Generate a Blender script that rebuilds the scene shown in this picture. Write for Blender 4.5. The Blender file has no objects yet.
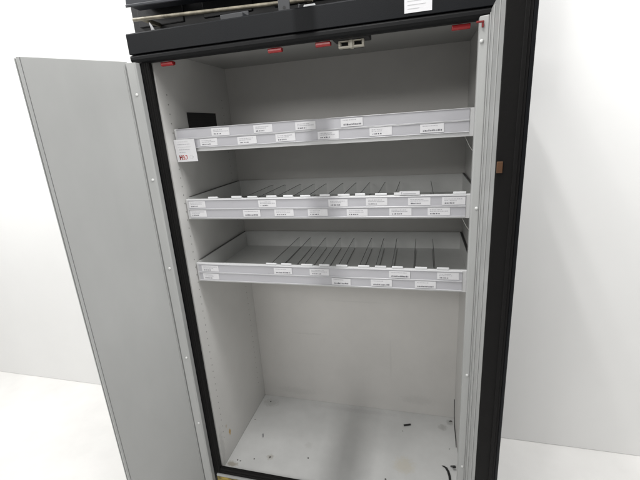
import bpy, bmesh, math, random
from mathutils import Vector, Matrix
random.seed(7)
scene = bpy.context.scene
C = scene.collection
PI = math.pi

# ---------------------------------------------------------------- dimensions (metres)
W, H, D = 1.035, 1.736, 0.506        # inside of the cabinet; opening plane is y = 0
FLOOR = -0.16                       # room floor
WALL_Y = 0.585

# ---------------------------------------------------------------- materials
def mat(name, col, rough=0.5, metal=0.0, noise=0.0, nscale=8.0, bump=0.0, bscale=300.0, spec=0.5, col2=None, smear=None):
    m = bpy.data.materials.new(name); m.use_nodes = True
    nt = m.node_tree; n = nt.nodes; l = nt.links
    b = n['Principled BSDF']
    b.inputs['Base Color'].default_value = (*col, 1)
    b.inputs['Roughness'].default_value = rough
    b.inputs['Metallic'].default_value = metal
    b.inputs['Specular IOR Level'].default_value = spec
    tc = n.new('ShaderNodeTexCoord')
    if noise > 0:
        mp = n.new('ShaderNodeMapping'); l.new(tc.outputs['Object'], mp.inputs['Vector'])
        if smear: mp.inputs['Scale'].default_value = smear
        t = n.new('ShaderNodeTexNoise'); t.inputs['Scale'].default_value = nscale
        t.inputs['Detail'].default_value = 7; t.inputs['Roughness'].default_value = 0.62
        l.new(mp.outputs['Vector'], t.inputs['Vector'])
        r = n.new('ShaderNodeValToRGB')
        r.color_ramp.elements[0].position = 0.3; r.color_ramp.elements[1].position = 0.72
        c2 = col2 or tuple(c * (1 - noise) for c in col)
        r.color_ramp.elements[0].color = (*c2, 1); r.color_ramp.elements[1].color = (*col, 1)
        l.new(t.outputs['Fac'], r.inputs['Fac']); l.new(r.outputs['Color'], b.inputs['Base Color'])
        mr = n.new('ShaderNodeMapRange'); mr.inputs['To Min'].default_value = max(rough - .1, .05); mr.inputs['To Max'].default_value = min(rough + .12, 1)
        l.new(t.outputs['Fac'], mr.inputs['Value']); l.new(mr.outputs['Result'], b.inputs['Roughness'])
    if bump > 0:
        t2 = n.new('ShaderNodeTexNoise'); t2.inputs['Scale'].default_value = bscale; t2.inputs['Detail'].default_value = 3
        l.new(tc.outputs['Object'], t2.inputs['Vector'])
        bp = n.new('ShaderNodeBump'); bp.inputs['Strength'].default_value = bump; bp.inputs['Distance'].default_value = 0.001
        l.new(t2.outputs['Fac'], bp.inputs['Height']); l.new(bp.outputs['Normal'], b.inputs['Normal'])
    return m

def stain(m, spots):
    """dirt and paint stains at places on the sheet: (x, y, z, radius, colour, strength)"""
    nt = m.node_tree; n = nt.nodes; l = nt.links; b = n['Principled BSDF']
    src = b.inputs['Base Color'].links[0].from_socket
    tc = n.new('ShaderNodeTexCoord')
    nz = n.new('ShaderNodeTexNoise'); nz.inputs['Scale'].default_value = 90; nz.inputs['Detail'].default_value = 5
    l.new(tc.outputs['Object'], nz.inputs['Vector'])
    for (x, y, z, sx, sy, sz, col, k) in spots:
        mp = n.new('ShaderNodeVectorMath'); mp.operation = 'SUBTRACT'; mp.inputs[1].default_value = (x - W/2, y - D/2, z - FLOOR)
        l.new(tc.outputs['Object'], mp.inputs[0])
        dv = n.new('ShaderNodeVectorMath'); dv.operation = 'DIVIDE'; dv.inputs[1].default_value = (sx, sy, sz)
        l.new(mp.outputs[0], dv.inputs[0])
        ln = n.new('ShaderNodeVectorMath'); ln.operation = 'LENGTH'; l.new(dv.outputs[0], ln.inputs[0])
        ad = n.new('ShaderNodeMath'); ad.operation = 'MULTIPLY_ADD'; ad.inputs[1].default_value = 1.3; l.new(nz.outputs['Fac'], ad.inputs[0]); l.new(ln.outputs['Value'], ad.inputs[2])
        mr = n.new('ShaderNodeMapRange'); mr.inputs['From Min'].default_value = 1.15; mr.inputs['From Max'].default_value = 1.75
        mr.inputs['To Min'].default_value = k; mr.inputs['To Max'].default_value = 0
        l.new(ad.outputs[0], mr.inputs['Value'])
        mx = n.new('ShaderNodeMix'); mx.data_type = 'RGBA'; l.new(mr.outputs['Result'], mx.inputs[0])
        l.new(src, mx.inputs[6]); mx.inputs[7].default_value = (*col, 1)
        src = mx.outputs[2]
    l.new(src, b.inputs['Base Color'])

M = {}
M['white_wall'] = mat('white_laminate', (.65, .638, .618), .45, noise=.10, nscale=3.0, bump=.08)
M['white_floor'] = mat('white_laminate_floor', (.635, .64, .635), .38, noise=.16, nscale=5.0, bump=.06)
M['side'] = mat('white_laminate_side', (.65, .645, .63), .45, noise=.09, nscale=4.0, bump=.08)
M['door_in'] = mat('pale_grey_door_skin', (.415, .421, .416), .40, noise=.16, nscale=2.6, bump=.12, bscale=180, smear=(1, 1, .4))
M['strip'] = mat('pale_grey_strip', (.40, .407, .402), .38, noise=.12, nscale=14, bump=.1, smear=(1, 1, .15))
M['header'] = mat('anthracite_coat', (.0045, .0055, .0075), .5, noise=.35, nscale=6, bump=.25, bscale=500, spec=.22)
M['header_roll'] = mat('dark_rolled_edge', (.003, .0034, .0042), .55, noise=.3, nscale=9, bump=.2, spec=.25)
M['gasket'] = mat('black_gasket_rubber', (.006, .0055, .0055), .75, noise=.4, nscale=30, bump=.3, bscale=120, spec=.25)
M['black'] = mat('black_plastic', (.008, .008, .009), .5, noise=.3, nscale=20)
M['dark'] = mat('dark_steel', (.008, .008, .010), .5, noise=.5, nscale=7, bump=.2)
M['beam'] = mat('blue_grey_steel', (.020, .023, .032), .45, noise=.5, nscale=8, smear=(.3, 1, 1))
M['pole'] = mat('worn_beige_metal', (.34, .31, .24), .4, .2, noise=.6, nscale=22, col2=(.09, .08, .06))
M['plate'] = mat('grey_steel_plate', (.045, .047, .052), .5, noise=.3, nscale=12)
M['tray'] = mat('white_powder_coat', (.60, .605, .61), .38, noise=.06, nscale=9, bump=.06)
M['ceil'] = mat('grey_laminate_ceiling', (.42, .42, .41), .5, noise=.1, nscale=4)
M['pan'] = mat('grey_powder_pan', (.66, .665, .655), .45, noise=.12, nscale=7, bump=.1)
M['rail'] = mat('clear_grey_ticket_rail', (.50, .50, .53), .3, noise=.10, nscale=16, smear=(.35, 1, 1))
M['ridge'] = mat('pale_plastic_ridge', (.60, .605, .62), .3, noise=.08, nscale=18, smear=(.3, 1, 1))
M['paper'] = mat('white_paper', (.72, .72, .74), .55, noise=.06, nscale=60)
M['ink'] = mat('grey_ink', (.48, .48, .51), .6, noise=.2, nscale=40)
M['ink_dark'] = mat('dark_ink', (.14, .14, .16), .6, noise=.2, nscale=40)
M['ink_blue'] = mat('pale_blue_ink', (.66, .665, .68), .6, noise=.2, nscale=40)
M['ink_red'] = mat('red_ink', (.50, .05, .035), .6, noise=.2, nscale=40)
M['ink_maroon'] = mat('dark_red_ink', (.22, .012, .012), .6, noise=.2, nscale=40)
M['red'] = mat('glossy_red_plastic', (.42, .008, .012), .2, noise=.25, nscale=30)
M['beige'] = mat('ivory_plastic', (.58, .55, .47), .35, noise=.12, nscale=30)
M['tab'] = mat('white_tab_plastic', (.74, .75, .76), .35, noise=.05, nscale=30)
M['rim'] = mat('grey_rim_and_gap_shade', (.10, .10, .10), .35, noise=.3, nscale=30)
M['edge'] = mat('dark_gap_shade', (.045, .045, .045), .4, noise=.2, nscale=30)  # colour of the painted gap shadow along the right tray side
M['rubber'] = mat('black_rubber_strip', (.008, .008, .009), .6, noise=.3, nscale=40)
M['speck'] = mat('grey_dirt', (.16, .155, .15), .8, noise=.4, nscale=90)
M['screw'] = mat('painted_screw', (.68, .69, .68), .3, noise=.1, nscale=50)
M['steel'] = mat('bright_steel', (.7, .7, .7), .25, 1.0, noise=.1, nscale=30)
M['orange'] = mat('orange_brown_plastic', (.11, .05, .02), .5, noise=.2, nscale=40)
M['wall'] = mat('white_wall_paint', (.86, .86, .85), .8, noise=.03, nscale=2, bump=.1, bscale=120)
M['skirting'] = mat('white_skirting_paint', (.8, .8, .78), .4, noise=.05, nscale=6)
M['ground'] = mat('pale_floor_covering', (.84, .83, .81), .6, noise=.08, nscale=5, bump=.1, bscale=90)
M['plinth'] = mat('dark_plinth', (.014, .013, .012), .6, noise=.4, nscale=12)
M['yellow'] = mat('worn_yellow_paint', (.50, .37, .07), .6, noise=.9, nscale=38, col2=(.03, .026, .02))
M['clearhook'] = mat('pale_wire', (.42, .42, .40), .3, noise=.1, nscale=40)
stain(M['side'], [(0, .098, .115, .02, .010, .020, (.50, .30, .06), .9), (0, .075, .165, .01, .007, .010, (.40, .30, .16), .5),
                  (0, .02, .10, .01, .02, .10, (.45, .45, .44), .6)])
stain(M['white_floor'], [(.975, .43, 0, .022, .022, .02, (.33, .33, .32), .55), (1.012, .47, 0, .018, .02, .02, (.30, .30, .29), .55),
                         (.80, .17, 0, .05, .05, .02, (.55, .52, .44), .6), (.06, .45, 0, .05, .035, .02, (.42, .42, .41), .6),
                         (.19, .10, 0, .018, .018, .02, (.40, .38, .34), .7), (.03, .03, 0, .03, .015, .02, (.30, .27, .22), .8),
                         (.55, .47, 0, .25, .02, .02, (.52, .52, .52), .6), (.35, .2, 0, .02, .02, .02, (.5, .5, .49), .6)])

stain(M['white_wall'], [(.30, .506, .42, .10, .05, .006, (.50, .495, .48), .35), (.72, .506, .30, .006, .05, .12, (.50, .495, .48), .3),
                        (.55, .506, .62, .16, .05, .005, (.52, .515, .50), .35), (.85, .506, .08, .09, .05, .03, (.48, .475, .46), .35), (.2, .506, .05, .12, .05, .025, (.48, .475, .46), .35),
                        (.62, .506, 1.56, .14, .05, .01, (.54, .53, .51), .35)])

def clear_plate():
    m = bpy.data.materials.new('clear_divider_plastic'); m.use_nodes = True
    nt = m.node_tree; n = nt.nodes; l = nt.links
    out = n['Material Output']; n.remove(n['Principled BSDF'])
    tr = n.new('ShaderNodeBsdfTransparent'); tr.inputs['Color'].default_value = (.95, .96, .96, 1)
    gl = n.new('ShaderNodeBsdfGlossy'); gl.inputs['Roughness'].default_value = .15; gl.inputs['Color'].default_value = (.8, .8, .8, 1)
    mx = n.new('ShaderNodeMixShader'); mx.inputs['Fac'].default_value = .05
    nz = n.new('ShaderNodeTexNoise'); nz.inputs['Scale'].default_value = 25
    mr = n.new('ShaderNodeMapRange'); mr.inputs['To Min'].default_value = .08; mr.inputs['To Max'].default_value = .2
    l.new(nz.outputs['Fac'], mr.inputs['Value']); l.new(mr.outputs['Result'], gl.inputs['Roughness'])
    l.new(tr.outputs[0], mx.inputs[1]); l.new(gl.outputs[0], mx.inputs[2])
    df = n.new('ShaderNodeBsdfDiffuse'); df.inputs['Color'].default_value = (.55, .56, .56, 1)
    mx2 = n.new('ShaderNodeMixShader'); mx2.inputs['Fac'].default_value = .06
    l.new(mx.outputs[0], mx2.inputs[1]); l.new(df.outputs[0], mx2.inputs[2])
    l.new(mx2.outputs[0], out.inputs['Surface'])
    return m
M['clear'] = clear_plate()

# ---------------------------------------------------------------- mesh helpers
def add_box(bm, x0, x1, y0, y1, z0, z1, mi=0, mtx=None):
    vs = []
    for p in ((x0,y0,z0),(x1,y0,z0),(x1,y1,z0),(x0,y1,z0),(x0,y0,z1),(x1,y0,z1),(x1,y1,z1),(x0,y1,z1)):
        v = Vector(p)
        vs.append(bm.verts.new(mtx @ v if mtx else v))
    for q in ((0,3,2,1),(4,5,6,7),(0,1,5,4),(1,2,6,5),(2,3,7,6),(3,0,4,7)):
        f = bm.faces.new([vs[i] for i in q]); f.material_index = mi
def add_prism_x(bm, prof, x0, x1, mi=0):
    """closed profile of (y, z) points swept along x"""
    a = [bm.verts.new((x0, y, z)) for y, z in prof]; b = [bm.verts.new((x1, y, z)) for y, z in prof]
    n = len(prof)
    for i in range(n):
        f = bm.faces.new((a[i], a[(i+1) % n], b[(i+1) % n], b[i])); f.material_index = mi
    f = bm.faces.new(a[::-1]); f.material_index = mi
    f = bm.faces.new(b); f.material_index = mi
def add_tube(bm, pts, r, seg=10, mi=0):
    rings = []
    pts = [Vector(p) for p in pts]
    rr = r if isinstance(r, (list, tuple)) else [r] * len(pts)
    for i, p in enumerate(pts):
        t = (pts[min(i+1, len(pts)-1)] - pts[max(i-1, 0)]).normalized()
        u = t.cross(Vector((0, 0, 1)) if abs(t.z) < .9 else Vector((1, 0, 0))).normalized(); v = t.cross(u)
        rings.append([bm.verts.new(p + rr[i] * (u * math.cos(2*PI*k/seg) + v * math.sin(2*PI*k/seg))) for k in range(seg)])
    for a, b in zip(rings, rings[1:]):
        for k in range(seg):
            f = bm.faces.new((a[k], a[(k+1) % seg], b[(k+1) % seg], b[k])); f.material_index = mi; f.smooth = True
    for ring in (rings[0][::-1], rings[-1]):
        f = bm.faces.new(ring); f.material_index = mi
def add_ribbon(bm, pts, w, wdir, th, mi=0):
    """a thin bent strip along pts, width w along wdir, thickness th"""
    pts = [Vector(p) for p in pts]; wd = Vector(wdir).normalized()
    rows = []
    for i, p in enumerate(pts):
        t = (pts[min(i+1, len(pts)-1)] - pts[max(i-1, 0)]).normalized()
        nrm = t.cross(wd).normalized()
        rows.append([bm.verts.new(p + wd * a * w/2 + nrm * b * th/2) for a, b in ((-1,-1),(1,-1),(1,1),(-1,1))])
    for a, b in zip(rows, rows[1:]):
        for k in range(4):
            f = bm.faces.new((a[k], a[(k+1) % 4], b[(k+1) % 4], b[k])); f.material_index = mi
    bm.faces.new(rows[0][::-1]); bm.faces.new(rows[-1])
def add_dome(bm, c, r, h, axis, mi=0, seg=12):
    """rounded screw head at c bulging along axis"""
    ax = Vector(axis).normalized(); u = ax.cross(Vector((0,0,1))).normalized(); v = ax.cross(u); c = Vector(c)
    prev = None
    for k in range(4):
        a = k / 4 * PI / 2
        ring = [bm.verts.new(c + (u*math.cos(2*PI*j/seg) + v*math.sin(2*PI*j/seg)) * r * math.cos(a) + ax * h * math.sin(a)) for j in range(seg)]
        if prev:
            for j in range(seg):
                f = bm.faces.new((prev[j], prev[(j+1) % seg], ring[(j+1) % seg], ring[j])); f.material_index = mi; f.smooth = True
        prev = ring
    f = bm.faces.new(prev); f.material_index = mi

def obj(name, bm, mats, parent=None, bevel=0.0, seg=2):
    bmesh.ops.recalc_face_normals(bm, faces=bm.faces)
    me = bpy.data.meshes.new(name); bm.to_mesh(me); bm.free()
    o = bpy.data.objects.new(name, me); C.objects.link(o)
    for m in (mats if isinstance(mats, (list, tuple)) else [mats]): me.materials.append(m)
    if parent:
        o.parent = parent
        o.matrix_parent_inverse = Matrix.Identity(4)
        me.transform(Matrix.Translation(-world_loc(parent)))
    if bevel:
        b = o.modifiers.new('bevel', 'BEVEL'); b.width = bevel; b.segments = seg; b.limit_method = 'ANGLE'; b.angle_limit = math.radians(40)
        b.harden_normals = False
    return o
def world_loc(o):
    v = Vector((0, 0, 0))
    while o: v += o.location; o = o.parent
    return v
def thing(name, label, cat, loc=(0,0,0), group=None):
    o = bpy.data.objects.new(name, None); C.objects.link(o); o.location = loc
    o.empty_display_size = .05
    o['label'] = label; o['category'] = cat
    if group: o['group'] = group
    return o
def tag(o, label, cat, group=None):
    o['label'] = label; o['category'] = cat
    if group: o['group'] = group
    return o
def nb(): return bmesh.new()

# ---------------------------------------------------------------- setting
bm = nb(); add_box(bm, -4.5, 4.5, -4.0, WALL_Y + .1, FLOOR - .05, FLOOR)
o = obj('floor', bm, M['ground']); o['kind'] = 'structure'
wl = thing('wall', 'plain white wall standing close behind the cabinet', 'wall', (0, WALL_Y, FLOOR))
bm = nb(); add_box(bm, -4.5, 4.5, WALL_Y, WALL_Y + .09, FLOOR + .002, 3.3); obj('wall_face', bm, M['wall'], wl)

# ---------------------------------------------------------------- the cabinet
cab = thing('safety_cabinet', 'tall open white cabinet with black header and black door seal, three trays inside', 'cabinet', (W/2, D/2, FLOOR))
T = .035
bm = nb(); add_box(bm, -.004, W + .004, D, D + .02, -.02, H + .02); obj('back_panel', bm, M['white_wall'], cab)
bm = nb(); add_box(bm, -.02, 0, 0, D - .001, -.02, H + .02)
for y, zs in ((.045, [.13 + .032*k for k in range(47)]), (.44, [.13 + .032*k for k in range(47)])):
    for z in zs:
        if z > 1.66: continue
        seg = 10
        vs = [bm.verts.new((.0006, y + .0026*math.cos(2*PI*j/seg), z + .0026*math.sin(2*PI*j/seg))) for j in range(seg)]
        f = bm.faces.new(vs); f.material_index = 1
M['pin'] = mat('pin_hole_grey', (.27, .27, .26), .7, noise=.2, nscale=50)
sp = obj('side_panel', bm, [M['side'], M['pin']], cab)
bm = nb(); add_box(bm, W, W + .02, 0, D - .001, -.02, H + .02)
for z in [.13 + .032*k for k in range(47)]:
    vs = [bm.verts.new((W - .0006, .045 + .0026*math.cos(2*PI*j/10), z + .0026*math.sin(2*PI*j/10))) for j in range(10)]
    f = bm.faces.new(vs); f.material_index = 1
obj('side_panel', bm, [M['side'], M['pin']], cab)
bm = nb(); add_box(bm, .001, W - .001, 0, D - .001, -.02, -.002); obj('floor_panel', bm, M['white_floor'], cab)
bm = nb(); add_box(bm, .001, W - .001, 0, D - .001, H + .002, H + .022); obj('ceiling_panel', bm, M['ceil'], cab)
# outer casing behind the liner
bm = nb()
add_box(bm, -.055, -.022, -.004, D + .055, FLOOR + .004, 1.778)
add_box(bm, W + .022, W + .075, -.004, D + .055, FLOOR + .004, 1.778)
add_box(bm, -.0215, W + .0215, D + .022, D + .055, FLOOR + .004, 1.778)
add_box(bm, -.0215, W + .0215, .0, D + .0215, H + .024, 1.7775)
obj('outer_casing', bm, M['header'], cab, .002)
# header with rolled lower edge
bm = nb()
add_prism_x(bm, [(-.034,1.724),(-.034,1.781),(-.031,1.785),(.06,1.785),(.06,1.7245),(-.030,1.7235)], -.058, W + .078)
hd = obj('header_panel', bm, M['header'], cab, .001)
bm = nb()
prof = [(-.024,1.7225),(-.030,1.7205),(-.033,1.716),(-.033,1.708),(-.029,1.701),(-.021,1.697),(-.006,1.697),(-.006,1.7225)]
add_prism_x(bm, prof, -.058, W + .078)
rl = obj('rolled_edge', bm, M['header_roll'], cab, .0008)
# sticker on the header (pale, its print too faint to read)
bm = nb(); add_box(bm, .811, .881, -.0352, -.0345, 1.732, 1.779)
for k in range(4):
    w = (.05, .038, .046, .03)[k]
    add_box(bm, .819, .819 + w, -.0356, -.0353, 1.768 - .009*k, 1.7695 - .009*k, 1)
obj('sticker', bm, [M['paper'], M['ink_blue']], hd)
# gasket: one ring of three strips plus top
bm = nb()
add_box(bm, -.030, -.001, -.022, -.006, -.008, 1.699)
add_box(bm, W - .008, W + .030, -.022, -.006, -.008, 1.699)
add_box(bm, -.0005, W - .0085, -.0215, -.006, -.008, .021)
for x0, x1 in ((-.0235, -.0215), (-.015, -.013), (-.0055, -.0038)):      # ribs of the seal
    add_box(bm, x0, x1, -.0245, -.0222, .0, 1.698)
add_box(bm, .0, W - .009, -.0235, -.0217, .006, .009)
obj('door_gasket', bm, M['gasket'], cab, .0015)
# lip and plinth below the opening
bm = nb(); add_box(bm, -.02, W + .02, -.028, -.005, -.020, -.009); obj('front_lip', bm, M['strip'], cab, .002)
bm = nb(); add_box(bm, -.02, W + .02, -.0275, -.0055, -.05, -.0215); obj('warning_band', bm, M['yellow'], cab, .002)
bm = nb(); add_box(bm, -.02, W + .02, -.022, -.0055, FLOOR + .004, -.051); obj('plinth', bm, M['plinth'], cab, .002)
# left hinge strip and door leaf
def door(hx, hy, ang, length, thick, z0, z1, side, label=None):
    """leaf from the hinge; ang is the direction of the leaf in plan; inner skin towards the viewer; the dark outer skin behind"""
    d = Vector((math.cos(ang), math.sin(ang), 0)); n = Vector((-d.y, d.x, 0)) * side     # n = inner face normal
    mt = Matrix(((d.x, n.x, 0, hx), (d.y, n.y, 0, hy), (0, 0, 1, 0), (0, 0, 0, 1)))
    bm = nb(); add_box(bm, 0, length - .004, -thick + .006, -.001, z0, z1, 0, mt)
    leaf = obj('door', bm, M['door_in'], cab, .002)
    bm = nb(); add_box(bm, .0, length, -thick - .004, -thick + .0055, z0 - .005, z1 + .005, 0, mt); obj('outer_skin', bm, M['header'], leaf, .003)
    bm = nb(); add_box(bm, length - .0035, length + .004, -thick + .0058, .0, z0 + .001, z1 - .001, 0, mt)
    add_box(bm, length + .0042, length + .0075, -thick + .012, -thick + .02, z0 + .001, z1 - .001, 0, mt)
    obj('edge_seal', bm, M['gasket'] if side < 0 else M['strip'], leaf, .0012)
    return leaf, mt
leaf, mt = door(-.062, -.045, math.radians(-90 - 35), .285, .045, -.075, 1.703, 1)
# long shallow bead pressed into the inner skin
bm = nb()
add_box(bm, .010, .013, -.0008, .0022, -.06, 1.69, 0, mt)
obj('bead', bm, M['strip'], leaf, .001)
bm = nb()
add_prism = [( -.064, -.052), (-.060, -.056), (-.036, -.050), (-.031, -.046), (-.031, -.026), (-.064, -.026)]
a = [bm.verts.new((x, y, -.07)) for x, y in add_prism]; b = [bm.verts.new((x, y, 1.697)) for x, y in add_prism]
for i in range(len(a)): bm.faces.new((a[i], a[(i+1) % len(a)], b[(i+1) % len(b)], b[i]))
bm.faces.new(a[::-1]); bm.faces.new(b)
hs = obj('hinge_strip', bm, M['strip'], leaf, .0012)
for z in (.29, .61, .993, 1.322, 1.60):
    bm = nb(); add_dome(bm, (-.0435, -.0522, z), .0052, .0035, (.2, -1, 0)); obj('screw', bm, M['screw'], hs)
# right hinge strip and door leaf
leaf2, mt2 = door(W - .0165, -.068, math.atan2(-.232, -.0075), .235, .053, -.075, 1.71, -1)
bm = nb()
for s0, s1, h in ((.004, .012, .002), (.06, .075, .0022), (.15, .165, .002)):
    add_box(bm, s0, s1, -.0008, h, -.06, 1.70, 0, mt2)
obj('bead', bm, M['strip'], leaf2, .001)
bm = nb()
pr = [(W - .040, -.060), (W - .037, -.064), (W - .020, -.0685), (W - .0175, -.066), (W - .0005, -.050), (W - .0005, -.040), (W - .040, -.040)]
a = [bm.verts.new((x, y, -.07)) for x, y in pr]; b = [bm.verts.new((x, y, 1.697)) for x, y in pr]
for i in range(len(a)): bm.faces.new((a[i], a[(i+1) % len(a)], b[(i+1) % len(b)], b[i]))
bm.faces.new(a[::-1]); bm.faces.new(b)
hs2 = obj('hinge_strip', bm, M['strip'], leaf2, .0012)
for z, dx in ((.29, -.022), (.664, -.022), (1.213, -.021), (1.64, -.030)):
    bm = nb(); add_dome(bm, (W + dx - .004, -.0668, z), .0048, .004, (-.2, -1, 0)); obj('screw', bm, M['screw'], hs2)
bm = nb(); add_box(bm, .2395, .2440, -.013, -.0015, 1.342, 1.366, 0, mt2); obj('latch_tongue', bm, M['orange'], leaf2, .001)
# ventilation grille in the left side wall
bm = nb(); add_box(bm, .0005, .003, .150, .363, 1.40, 1.546)
for k in range(14):
    add_box(bm, .0031, .0045, .156, .357, 1.405 + .0099*k, 1.409 + .0099*k)
obj('vent_grille', bm, M['black'], cab)
# red caps under the header
for x0, x1 in ((.031, .076), (.407, .451), (.556, .601), (.933, .980)):
    bm = nb()
    add_prism_x(bm, [(-.0055,1.6965),(-.0055,1.689),(-.003,1.6845),(.004,1.684),(.012,1.687),(.014,1.6965)], x0, x1)
    obj('red_cap', bm, M['red'], cab, .0015)
bm = nb()
add_box(bm, .986, 1.004, -.074, -.0685, 1.6805, 1.685); add_box(bm, .999, 1.0035, -.0735, -.068, 1.670, 1.680)
obj('hinge_pin', bm, M['ink_maroon'], cab, .001)
# latch keeper
bm = nb(); add_box(bm, .606, .712, .004, .06, 1.6965, H + .001)
kp = obj('latch_keeper', bm, M['black'], cab, .002)
def ring_slot(bm, x0, x1, y0, y1, z0, z1, t):
    add_box(bm, x0, x1, y0, y1, z0, z0 + t); add_box(bm, x0, x1, y0, y1, z1 - t*.5, z1)
    add_box(bm, x0, x0 + t*1.3, y0 + .0003, y1 - .0003, z0 + t, z1 - t*.5); add_box(bm, x1 - t*1.3, x1, y0 + .0003, y1 - .0003, z0 + t, z1 - t*.5)
bm = nb()
ring_slot(bm, .620, .6555, .016, .034, 1.677, 1.6962, .005)
ring_slot(bm, .660, .6955, .016, .034, 1.677, 1.6962, .005)
add_box(bm, .653, .663, .012, .036, 1.6755, 1.6963)
obj('keeper_frame', bm, M['beige'], kp, .0025)
bm = nb(); add_box(bm, .627, .689, .037, .05, 1.678, 1.6964); obj('keeper_back', bm, M['black'], kp)

# ---------------------------------------------------------------- trays
def label_mesh(x0, x1, z0, z1, y, bold):
    bm = nb(); add_box(bm, x0, x1, y - .0006, y, z0, z1)
    w = x1 - x0; h = z1 - z0
    rows = ((.70, 1, .55), (.50, 1, .35)) if not bold else ((.74, 1, .6),)
    for fz, mi, fill in rows:                                # small lines of print, far too small to read
        x = x0 + .10*w
        end = x0 + (.55 + .35*random.random())*w
        while x < end:
            g = w*random.uniform(.02, .07)
            add_box(bm, x, min(x + g, x1 - .04*w), y - .0009, y - .0007, z0 + fz*h, z0 + (fz + .09)*h, mi)
            x += g + w*random.uniform(.012, .03)
    x = x0 + .12*w; end = x0 + (.88 if bold else .55)*w
    while x < end:
        g = w*random.uniform(.02, .065)
        add_box(bm, x, min(x + g, x1 - .03*w), y - .0009, y - .0007, z0 + .16*h, z0 + (.16 + random.uniform(.12, .22 if bold else .16))*h, 2)
        x += g + w*random.uniform(.01, .03 if bold else .05)
    return bm
def make_tray(z0, label, upper, lower, dividers, tabs, bold=(), h=.077, ro=0):
    t = thing('shelf_tray', label, 'shelf tray', (W/2, .28, z0), 'pull-out trays in the cabinet')
    xl, xr = .003, W - .004
    # pan: floor, back upstand and sides
    bm = nb()
    add_box(bm, xl + .006, xr - .004, .0605, .496, z0 + .003, z0 + .0065)
    add_box(bm, xl + .006, xr - .004, .4965, .499, z0 + .003, z0 + .082)
    add_box(bm, xl + .0035, xl + .0058, .0605, .499, z0 + .003, z0 + .080)
    add_box(bm, xr - .0038, xr - .0015, .0605, .499, z0 + .003, z0 + .080)
    obj('pan', bm, M['pan'], t)
    for x0, x1, zt in ((xl + .0005, xl + .0065, z0 + .0815), (xr - .0065, xr + .0002, z0 + .082)):
        bm = nb(); add_box(bm, x0, x1, .075, .492, zt, zt + (.0018 if x0 < .5 else .0035)); obj('gap_shade', bm, M['rim'] if x0 < .5 else M['edge'], t)  # dark strips stand in for the shadow in the gaps beside the tray
    # white folded front lip
    bm = nb()
    add_prism_x(bm, [(.050, z0), (.050, z0 + h - .002), (.052, z0 + h), (.060, z0 + h), (.060, z0 + .0025), (.0585, z0)], xl, xr)
    lip = obj('front_lip', bm, M['tray'], t, .0008)
    if True:
        for nm, za, zb, labs in (('upper', z0 + ro + .040, z0 + ro + .0735, upper), ('lower', z0 + ro + .0065, z0 + ro + .0385, lower)):
            bm = nb(); x0, x1 = .0135, .9935
            add_box(bm, x0, x1, .0475, .0496, za + .001, zb - .001)
            add_prism_x(bm, [(.0496, zb - .001), (.0496, zb + .0008), (.0455, zb + .0006), (.0448, zb - .0004), (.0455, zb - .0013), (.0474, zb - .001)], x0, x1, 1)
            add_prism_x(bm, [(.0496, za + .001), (.0474, za + .001), (.0455, za + .0016), (.0445, za + .0004), (.0455, za - .0006), (.0496, za - .0006)], x0, x1, 1)
            rail = obj('ticket_rail', bm, [M['rail'], M['ridge']], t)
            for i, (a, b) in enumerate(labs):
                dz = random.uniform(-.0008, .0012)
                zl = za + .0035 + dz
                isb = (nm, i) in bold
                bm = label_mesh(a, b, zl, zl + .0252, .0470 - (.0012 if isb else .0002), isb)
                bmesh.ops.rotate(bm, verts=bm.verts, cent=((a+b)/2, .044, zl + .012), matrix=Matrix.Rotation(random.uniform(-.012, .012), 3, 'Y'))
                obj('price_label', bm, [M['paper'], M['ink'], M['ink_dark']], rail)
    for xf in dividers:
        bm = nb()
        y0, y1 = .0625, .475; zb, zt = z0 + .0085, z0 + .061
        lean = random.uniform(-.004, .004)
        def P(x, y, z): return (x + lean*(y - y0)/(y1 - y0), y, z)
        for xx in (xf,):
            vs = [bm.verts.new(P(xx, *q)) for q in ((y0, zb), (y1, zb), (y1, zt - .004), (y1 - .02, zt), (y0, zt))]
            bm.faces.new(vs)
        dv = obj('divider', bm, M['clear'], t)
        bm = nb()
        add_ribbon(bm, [P(xf, y0, zt), P(xf, y1 - .02, zt), P(xf, y1, zt - .004)], .0018, (1, 0, 0), .0014)
        add_ribbon(bm, [P(xf, y0, zb), P(xf, y1, zb)], .0014, (1, 0, 0), .0014)
        obj('divider_rim', bm, M['rim'], dv)
    for a, b in tabs:
        bm = nb()
        zt = z0 + h + .0075 + random.uniform(-.001, .001)
        add_prism_x(bm, [(.0505, z0 + h + .0005), (.0505, zt - .001), (.0515, zt), (.0535, zt), (.0545, z0 + h + .002), (.064, z0 + h + .0015), (.064, z0 + h + .0005)], a, b)
        obj('divider_tab', bm, M['tab'], t, .0008)
    return t

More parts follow.
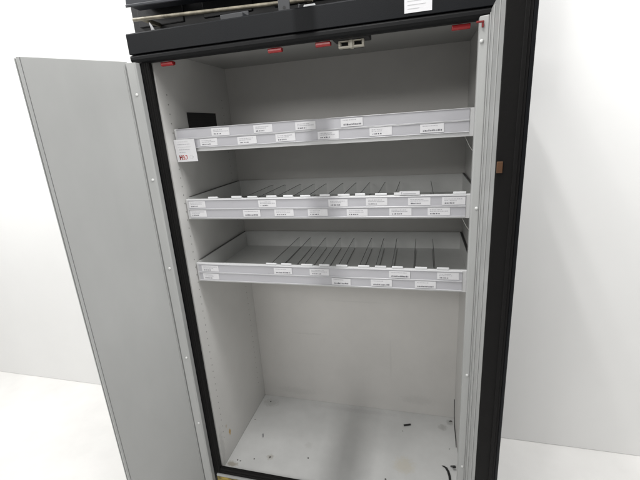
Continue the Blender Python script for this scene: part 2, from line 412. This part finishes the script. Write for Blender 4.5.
T1 = make_tray(1.4055, 'top shelf tray, white front with the red marked card below its left end',
    [(.152,.221),(.311,.379),(.459,.528),(.611,.681)],
    [(.102,.170),(.247,.318),(.387,.456),(.533,.603),(.701,.770),(.854,.923)], [], [], {('upper',3),('lower',5)}, .081, .0065)
t2tabs = [(.098,.137),(.193,.233),(.256,.293),(.329,.367),(.393,.428),(.455,.491),(.525,.560),(.588,.628),(.647,.680),(.713,.751),(.774,.812),(.956,.994)]
T2 = make_tray(1.156, 'middle shelf tray, thirteen price labels on its front and thin dividers behind',
    [(.016,.085),(.298,.366),(.555,.622),(.683,.753),(.819,.888),(.923,.992)],
    [(.016,.085),(.235,.302),(.356,.428),(.480,.551),(.617,.688),(.759,.830),(.880,.948)],
    [.19, .252, .325, .389, .451, .521, .583, .643, .709, .77, .90], t2tabs, {('lower',1)})
t3tabs = [(.300,.340),(.360,.399),(.438,.480),(.506,.543),(.569,.609),(.648,.687),(.707,.745),(.765,.802),(.842,.881),(.913,.951)]
T3 = make_tray(.902, 'lowest shelf tray, nine price labels on its front and bare tray floor at left',
    [(.027,.100),(.331,.402),(.470,.542),(.755,.826),(.914,.983)],
    [(.028,.097),(.551,.620),(.692,.765),(.842,.911)],
    [.296, .356, .433, .501, .565, .643, .703, .760, .836, .909], t3tabs, {('upper',1),('upper',3),('lower',1),('lower',2),('lower',3)})
# pale wire loops under the right end of the upper two trays
for tr, z0 in ((T1, 1.406), (T2, 1.156)):
    bm = nb()
    add_tube(bm, [(.985 + .045*s, .075 + .0*s, z0 + .002 - .05*math.sin(min(1, s*1.1)*PI*.62)) for s in [k/12 for k in range(13)]], .0011, 6)
    obj('wire_loop', bm, M['clearhook'], tr)
# loose label lying over the front edge of the middle tray
bm = nb(); add_box(bm, .792, .855, .046, .0475, 1.2345, 1.246); add_box(bm, .797, .80, .0455, .0459, 1.237, 1.244, 1); add_box(bm, .803, .843, .0455, .0459, 1.2375, 1.2395, 1)
tag(obj('paper_slip', bm, [M['paper'], M['ink']]), 'small loose white paper slip standing on the front edge of the middle tray', 'paper slip')

# ---------------------------------------------------------------- hanging card
bm = nb()
cx0, cx1, cz0, cz1, cy = .003, .086, 1.372, 1.450, .036
add_box(bm, cx0, cx1, cy, cy + .0008, cz0, cz1)
def dash(x0, x1, z, h, mi): add_box(bm, x0, x1, cy - .0004, cy - .0001, z, z + h, mi)
for k, (z, a, b, mi) in enumerate(((1.441,.018,.058,2),(1.432,.016,.064,1),(1.4225,.015,.066,2),(1.4135,.018,.062,1),(1.4045,.018,.042,1))):
    x = a
    while x < b:
        g = random.uniform(.003, .009); dash(x, min(x + g, b), z, .0024, mi); x += g + .0015
# red emblem: blocky strokes too small to read, and a grey stamp beside it
for x0, x1, z0, z1, mi in ((.014,.018,1.379,1.3955,4),(.0225,.0255,1.379,1.3955,4),(.018,.0225,1.386,1.390,4),(.0275,.030,1.386,1.3955,3),(.0275,.036,1.380,1.3825,3),(.0335,.036,1.3825,1.391,3),(.030,.033,1.393,1.3955,3),(.0385,.046,1.3925,1.395,3),(.0435,.046,1.3825,1.3925,3),(.0385,.0425,1.380,1.3825,3)):
    dash(x0, x1, z0, z1 - z0, mi)
for k in range(7):
    a = k*1.05; dash(.061 + .0065*math.cos(a), .0645 + .0065*math.cos(a), 1.387 + .0062*math.sin(a), .0022, 2)
bmesh.ops.rotate(bm, verts=bm.verts, cent=(.045, cy, cz1), matrix=Matrix.Rotation(math.radians(4), 3, 'X'))
tag(obj('hanging_card', bm, [M['paper'], M['ink'], M['ink_blue'], M['ink_red'], M['ink_maroon']]),
    'square white card with red mark, hanging from left end of the top tray', 'card')

# ---------------------------------------------------------------- debris on the cabinet floor
Z = 0.0
def strip(name, pts, w, wd, th, label, cat, group=None):
    bm = nb(); add_ribbon(bm, pts, w, wd, th); tag(obj(name, bm, M['rubber'], None, .0004), label, cat, group)
strip('rubber_piece', [(.789,.405,.0015),(.805,.411,.002),(.822,.418,.0015)], .009, (-.3,.95,0), .003,
      'short straight black rubber piece lying by itself near the back of the cabinet floor', 'rubber piece')
strip('rubber_piece', [(.965,.198,.0015),(.978,.190,.002),(.986,.172,.002),(.990,.150,.002),(.991,.120,.002)], .010, (1,0,.1), .003,
      'curved black rubber strip lying on the floor near the right door', 'rubber piece')
strip('rubber_piece', [(1.003,.205,.001),(1.010,.195,.012),(1.012,.180,.020)], .014, (1,.3,0), .004,
      'stubby black rubber piece beside the curved strip, touching the right side wall', 'rubber piece')
pts = [(1.030 - .004*math.sin(PI*k/9), .470 - .155*(k/9), .135 - .133*(k/9)) for k in range(10)]
strip('rubber_strip', pts, .007, (0,.65,.75), .0035, 'long thin black strip leaning upright in the right rear corner', 'rubber strip')
def speck(x, y, r, name='dirt_speck', label='tiny dark speck of dirt on the white cabinet floor', stretch=1.0, ang=0.0, group='dirt specks on the cabinet floor', m='speck'):
    bm = nb(); n = 9
    top = []; bot = []
    for j in range(n):
        a = 2*PI*j/n; rr = r*random.uniform(.6, 1.15)
        u, v = rr*math.cos(a)*stretch, rr*math.sin(a)
        px, py = x + u*math.cos(ang) - v*math.sin(ang), y + u*math.sin(ang) + v*math.cos(ang)
        bot.append(bm.verts.new((px, py, -.0018))); top.append(bm.verts.new((x + (px - x)*.7, y + (py - y)*.7, -.002 + r*.45)))
    for j in range(n): bm.faces.new((bot[j], bot[(j+1) % n], top[(j+1) % n], top[j]))
    bm.faces.new(top); bm.faces.new(bot[::-1])
    tag(obj(name, bm, M[m]), label, 'dirt', group)
for x, y, r in ((.045,.055,.0045),(.060,.052,.004),(.12,.075,.004),(.368,.127,.0045),(.19,.098,.005),(.785,.37,.003),(.725,.085,.005),(.055,.455,.005),(.022,.31,.003),(1.0,.30,.003)):
    speck(x, y, r)
speck(.106, .215, .0032, 'dark_fibre', 'thin dark fibre lying lengthwise on the floor near the left wall', 5.5, math.radians(112), None, 'ink_dark')
speck(1.018, .478, .007, 'dirt_clump', 'grey clump of dirt in the right rear corner of the cabinet floor', 1.6, .4, None)

# ---------------------------------------------------------------- what stands above the header
bm = nb(); add_box(bm, -.20, 1.20, .20, .52, 1.790, 2.30)
for k in range(5): add_box(bm, -.17 + .27*k, .02 + .27*k, .193, .199, 1.86, 2.24)
tag(obj('ventilation_box', bm, M['dark'], None, .004), 'large dark metal box standing on top of the cabinet behind the pole', 'metal box')
bm = nb(); add_box(bm, -.14, 1.15, .10, .17, 1.905, 1.985)
add_box(bm, -.14, 1.15, .095, .0995, 1.897, 1.907)
add_box(bm, -.12, -.08, .17, .199, 1.92, 1.97); add_box(bm, 1.1, 1.14, .17, .199, 1.92, 1.97)
bmesh.ops.rotate(bm, verts=bm.verts, cent=(0, .13, 1.9), matrix=Matrix.Rotation(math.radians(1.5), 3, 'Y'))
tag(obj('steel_beam', bm, M['beam'], None, .003), 'blue grey steel beam running above the pole at the top', 'beam')
bm = nb(); add_tube(bm, [(-.12 + .05*k, .10, 1.8615 - .036*(k*.05)) for k in range(14)], .0062, 12)
add_box(bm, -.09, -.08, .10, .199, 1.855, 1.867); add_box(bm, .50, .51, .10, .199, 1.834, 1.846)
tag(obj('metal_pole', bm, M['pole']), 'thin worn beige metal pole running level above the header', 'pole')
bm = nb(); add_box(bm, .262, .336, .0, .05, 1.786, 1.806); add_box(bm, .262, .336, .046, .052, 1.806, 1.82)
tag(obj('grey_plate', bm, M['plate'], None, .002), 'flat grey metal block lying on the header left of the bracket', 'metal block')
bm = nb()
add_box(bm, .449, .484, .004, .010, 1.786, 1.99); add_box(bm, .449, .484, .0101, .05, 1.786, 1.791)
vs = [bm.verts.new((.4675 + .0045*math.cos(2*PI*j/14), .0034, 1.8005 + .0045*math.sin(2*PI*j/14))) for j in range(14)]
f = bm.faces.new(vs); f.material_index = 1
tag(obj('mounting_bracket', bm, [M['plate'], M['black']], None, .001), 'upright dark steel bracket with a bolt hole, standing on the header', 'bracket')
bm = nb(); add_tube(bm, [(.528,.0,1.7925),(.530,.0,1.7925),(.560,.0,1.7925),(.562,.0,1.7925)], [.004,.0058,.0058,.004], 12)
tag(obj('plastic_cap', bm, M['tab']), 'short white plastic tube lying on the header right of the bracket', 'plastic tube')
bm = nb(); add_tube(bm, [(.513,.0,1.7855),(.513,.0,1.790),(.514,.0,1.798),(.515,.0,1.802)], [.004,.004,.0025,.004], 10)
tag(obj('small_knob', bm, M['plate']), 'small grey knob between the bracket and the white tube', 'knob')
bm = nb(); add_tube(bm, [(.030,-.01,1.7855),(.028,-.01,1.792),(.024,-.01,1.803),(.0195,-.01,1.813)], [.0058,.0052,.0034,.001], 12)
tag(obj('cone_plug', bm, M['plate'] if False else mat('grey_plug', (.30,.30,.31), .4, noise=.2, nscale=30)), 'pale grey pointed plug standing on the left end of the header', 'plug')

# added pipe out of view, there only to shade a band of the cabinet floor
bm = nb(); add_tube(bm, [(.535, .199, 2.03), (.535, -.2, 2.03), (.535, -.8, 2.03), (.535, -1.5, 2.03)], .024, 16)
for y in (-.15, -.75, -1.35): add_tube(bm, [(.535, y, 2.03), (.535, y + .02, 2.03)], .028, 16)
tag(obj('shade_pipe', bm, M['plate']), 'added grey pipe overhead, out of view, placed to shade the cabinet floor', 'pipe')

# ---------------------------------------------------------------- lamps
def area(name, loc, target, sx, sy, power, col=(1,1,1)):
    L = bpy.data.lights.new(name, 'AREA'); L.shape = 'RECTANGLE'; L.size = sx; L.size_y = sy; L.energy = power; L.color = col
    o = bpy.data.objects.new(name, L); C.objects.link(o); o.location = loc
    o.rotation_euler = (Vector(target) - Vector(loc)).to_track_quat('-Z', 'Y').to_euler()
    return o
area('ceiling_lamp', (.53, -.85, 2.95), (.53, -.55, 0), .05, 1.2, 31, (1, .99, .97))
area('ceiling_lamp', (-.9, -3.1, 2.6), (.4, .2, .6), 2.2, .5, 34, (1, .99, .97))
area('wall_fill', (-1.7, -.25, 3.0), (-1.5, .6, 1.2), 1.6, .3, 60)  # added fill with no fixture behind it, brightens the wall at left
area('wall_fill', (2.3, -.25, 3.0), (2.0, .6, 1.0), 1.2, .3, 50)  # same kind of added fill for the wall at right

w = bpy.data.worlds.new('World'); scene.world = w; w.use_nodes = True
bg = w.node_tree.nodes['Background']; bg.inputs['Color'].default_value = (1, .99, .975, 1); bg.inputs['Strength'].default_value = .315

# ---------------------------------------------------------------- camera
cd = bpy.data.cameras.new('camera'); cam = bpy.data.objects.new('camera', cd); C.objects.link(cam)
cam.location = (.85669, -1.1902, 1.45954)
cam.rotation_euler = tuple(math.radians(a) for a in (73.4807, 3.7186, 14.42096))
cd.sensor_fit = 'HORIZONTAL'; cd.sensor_width = 36; cd.lens = 379.585/640*36
cd.shift_x = 1/640
cd.clip_start = .02; cd.clip_end = 100
scene.camera = cam
scene.view_settings.view_transform = 'Standard'; scene.view_settings.look = 'None'; scene.view_settings.exposure = 0
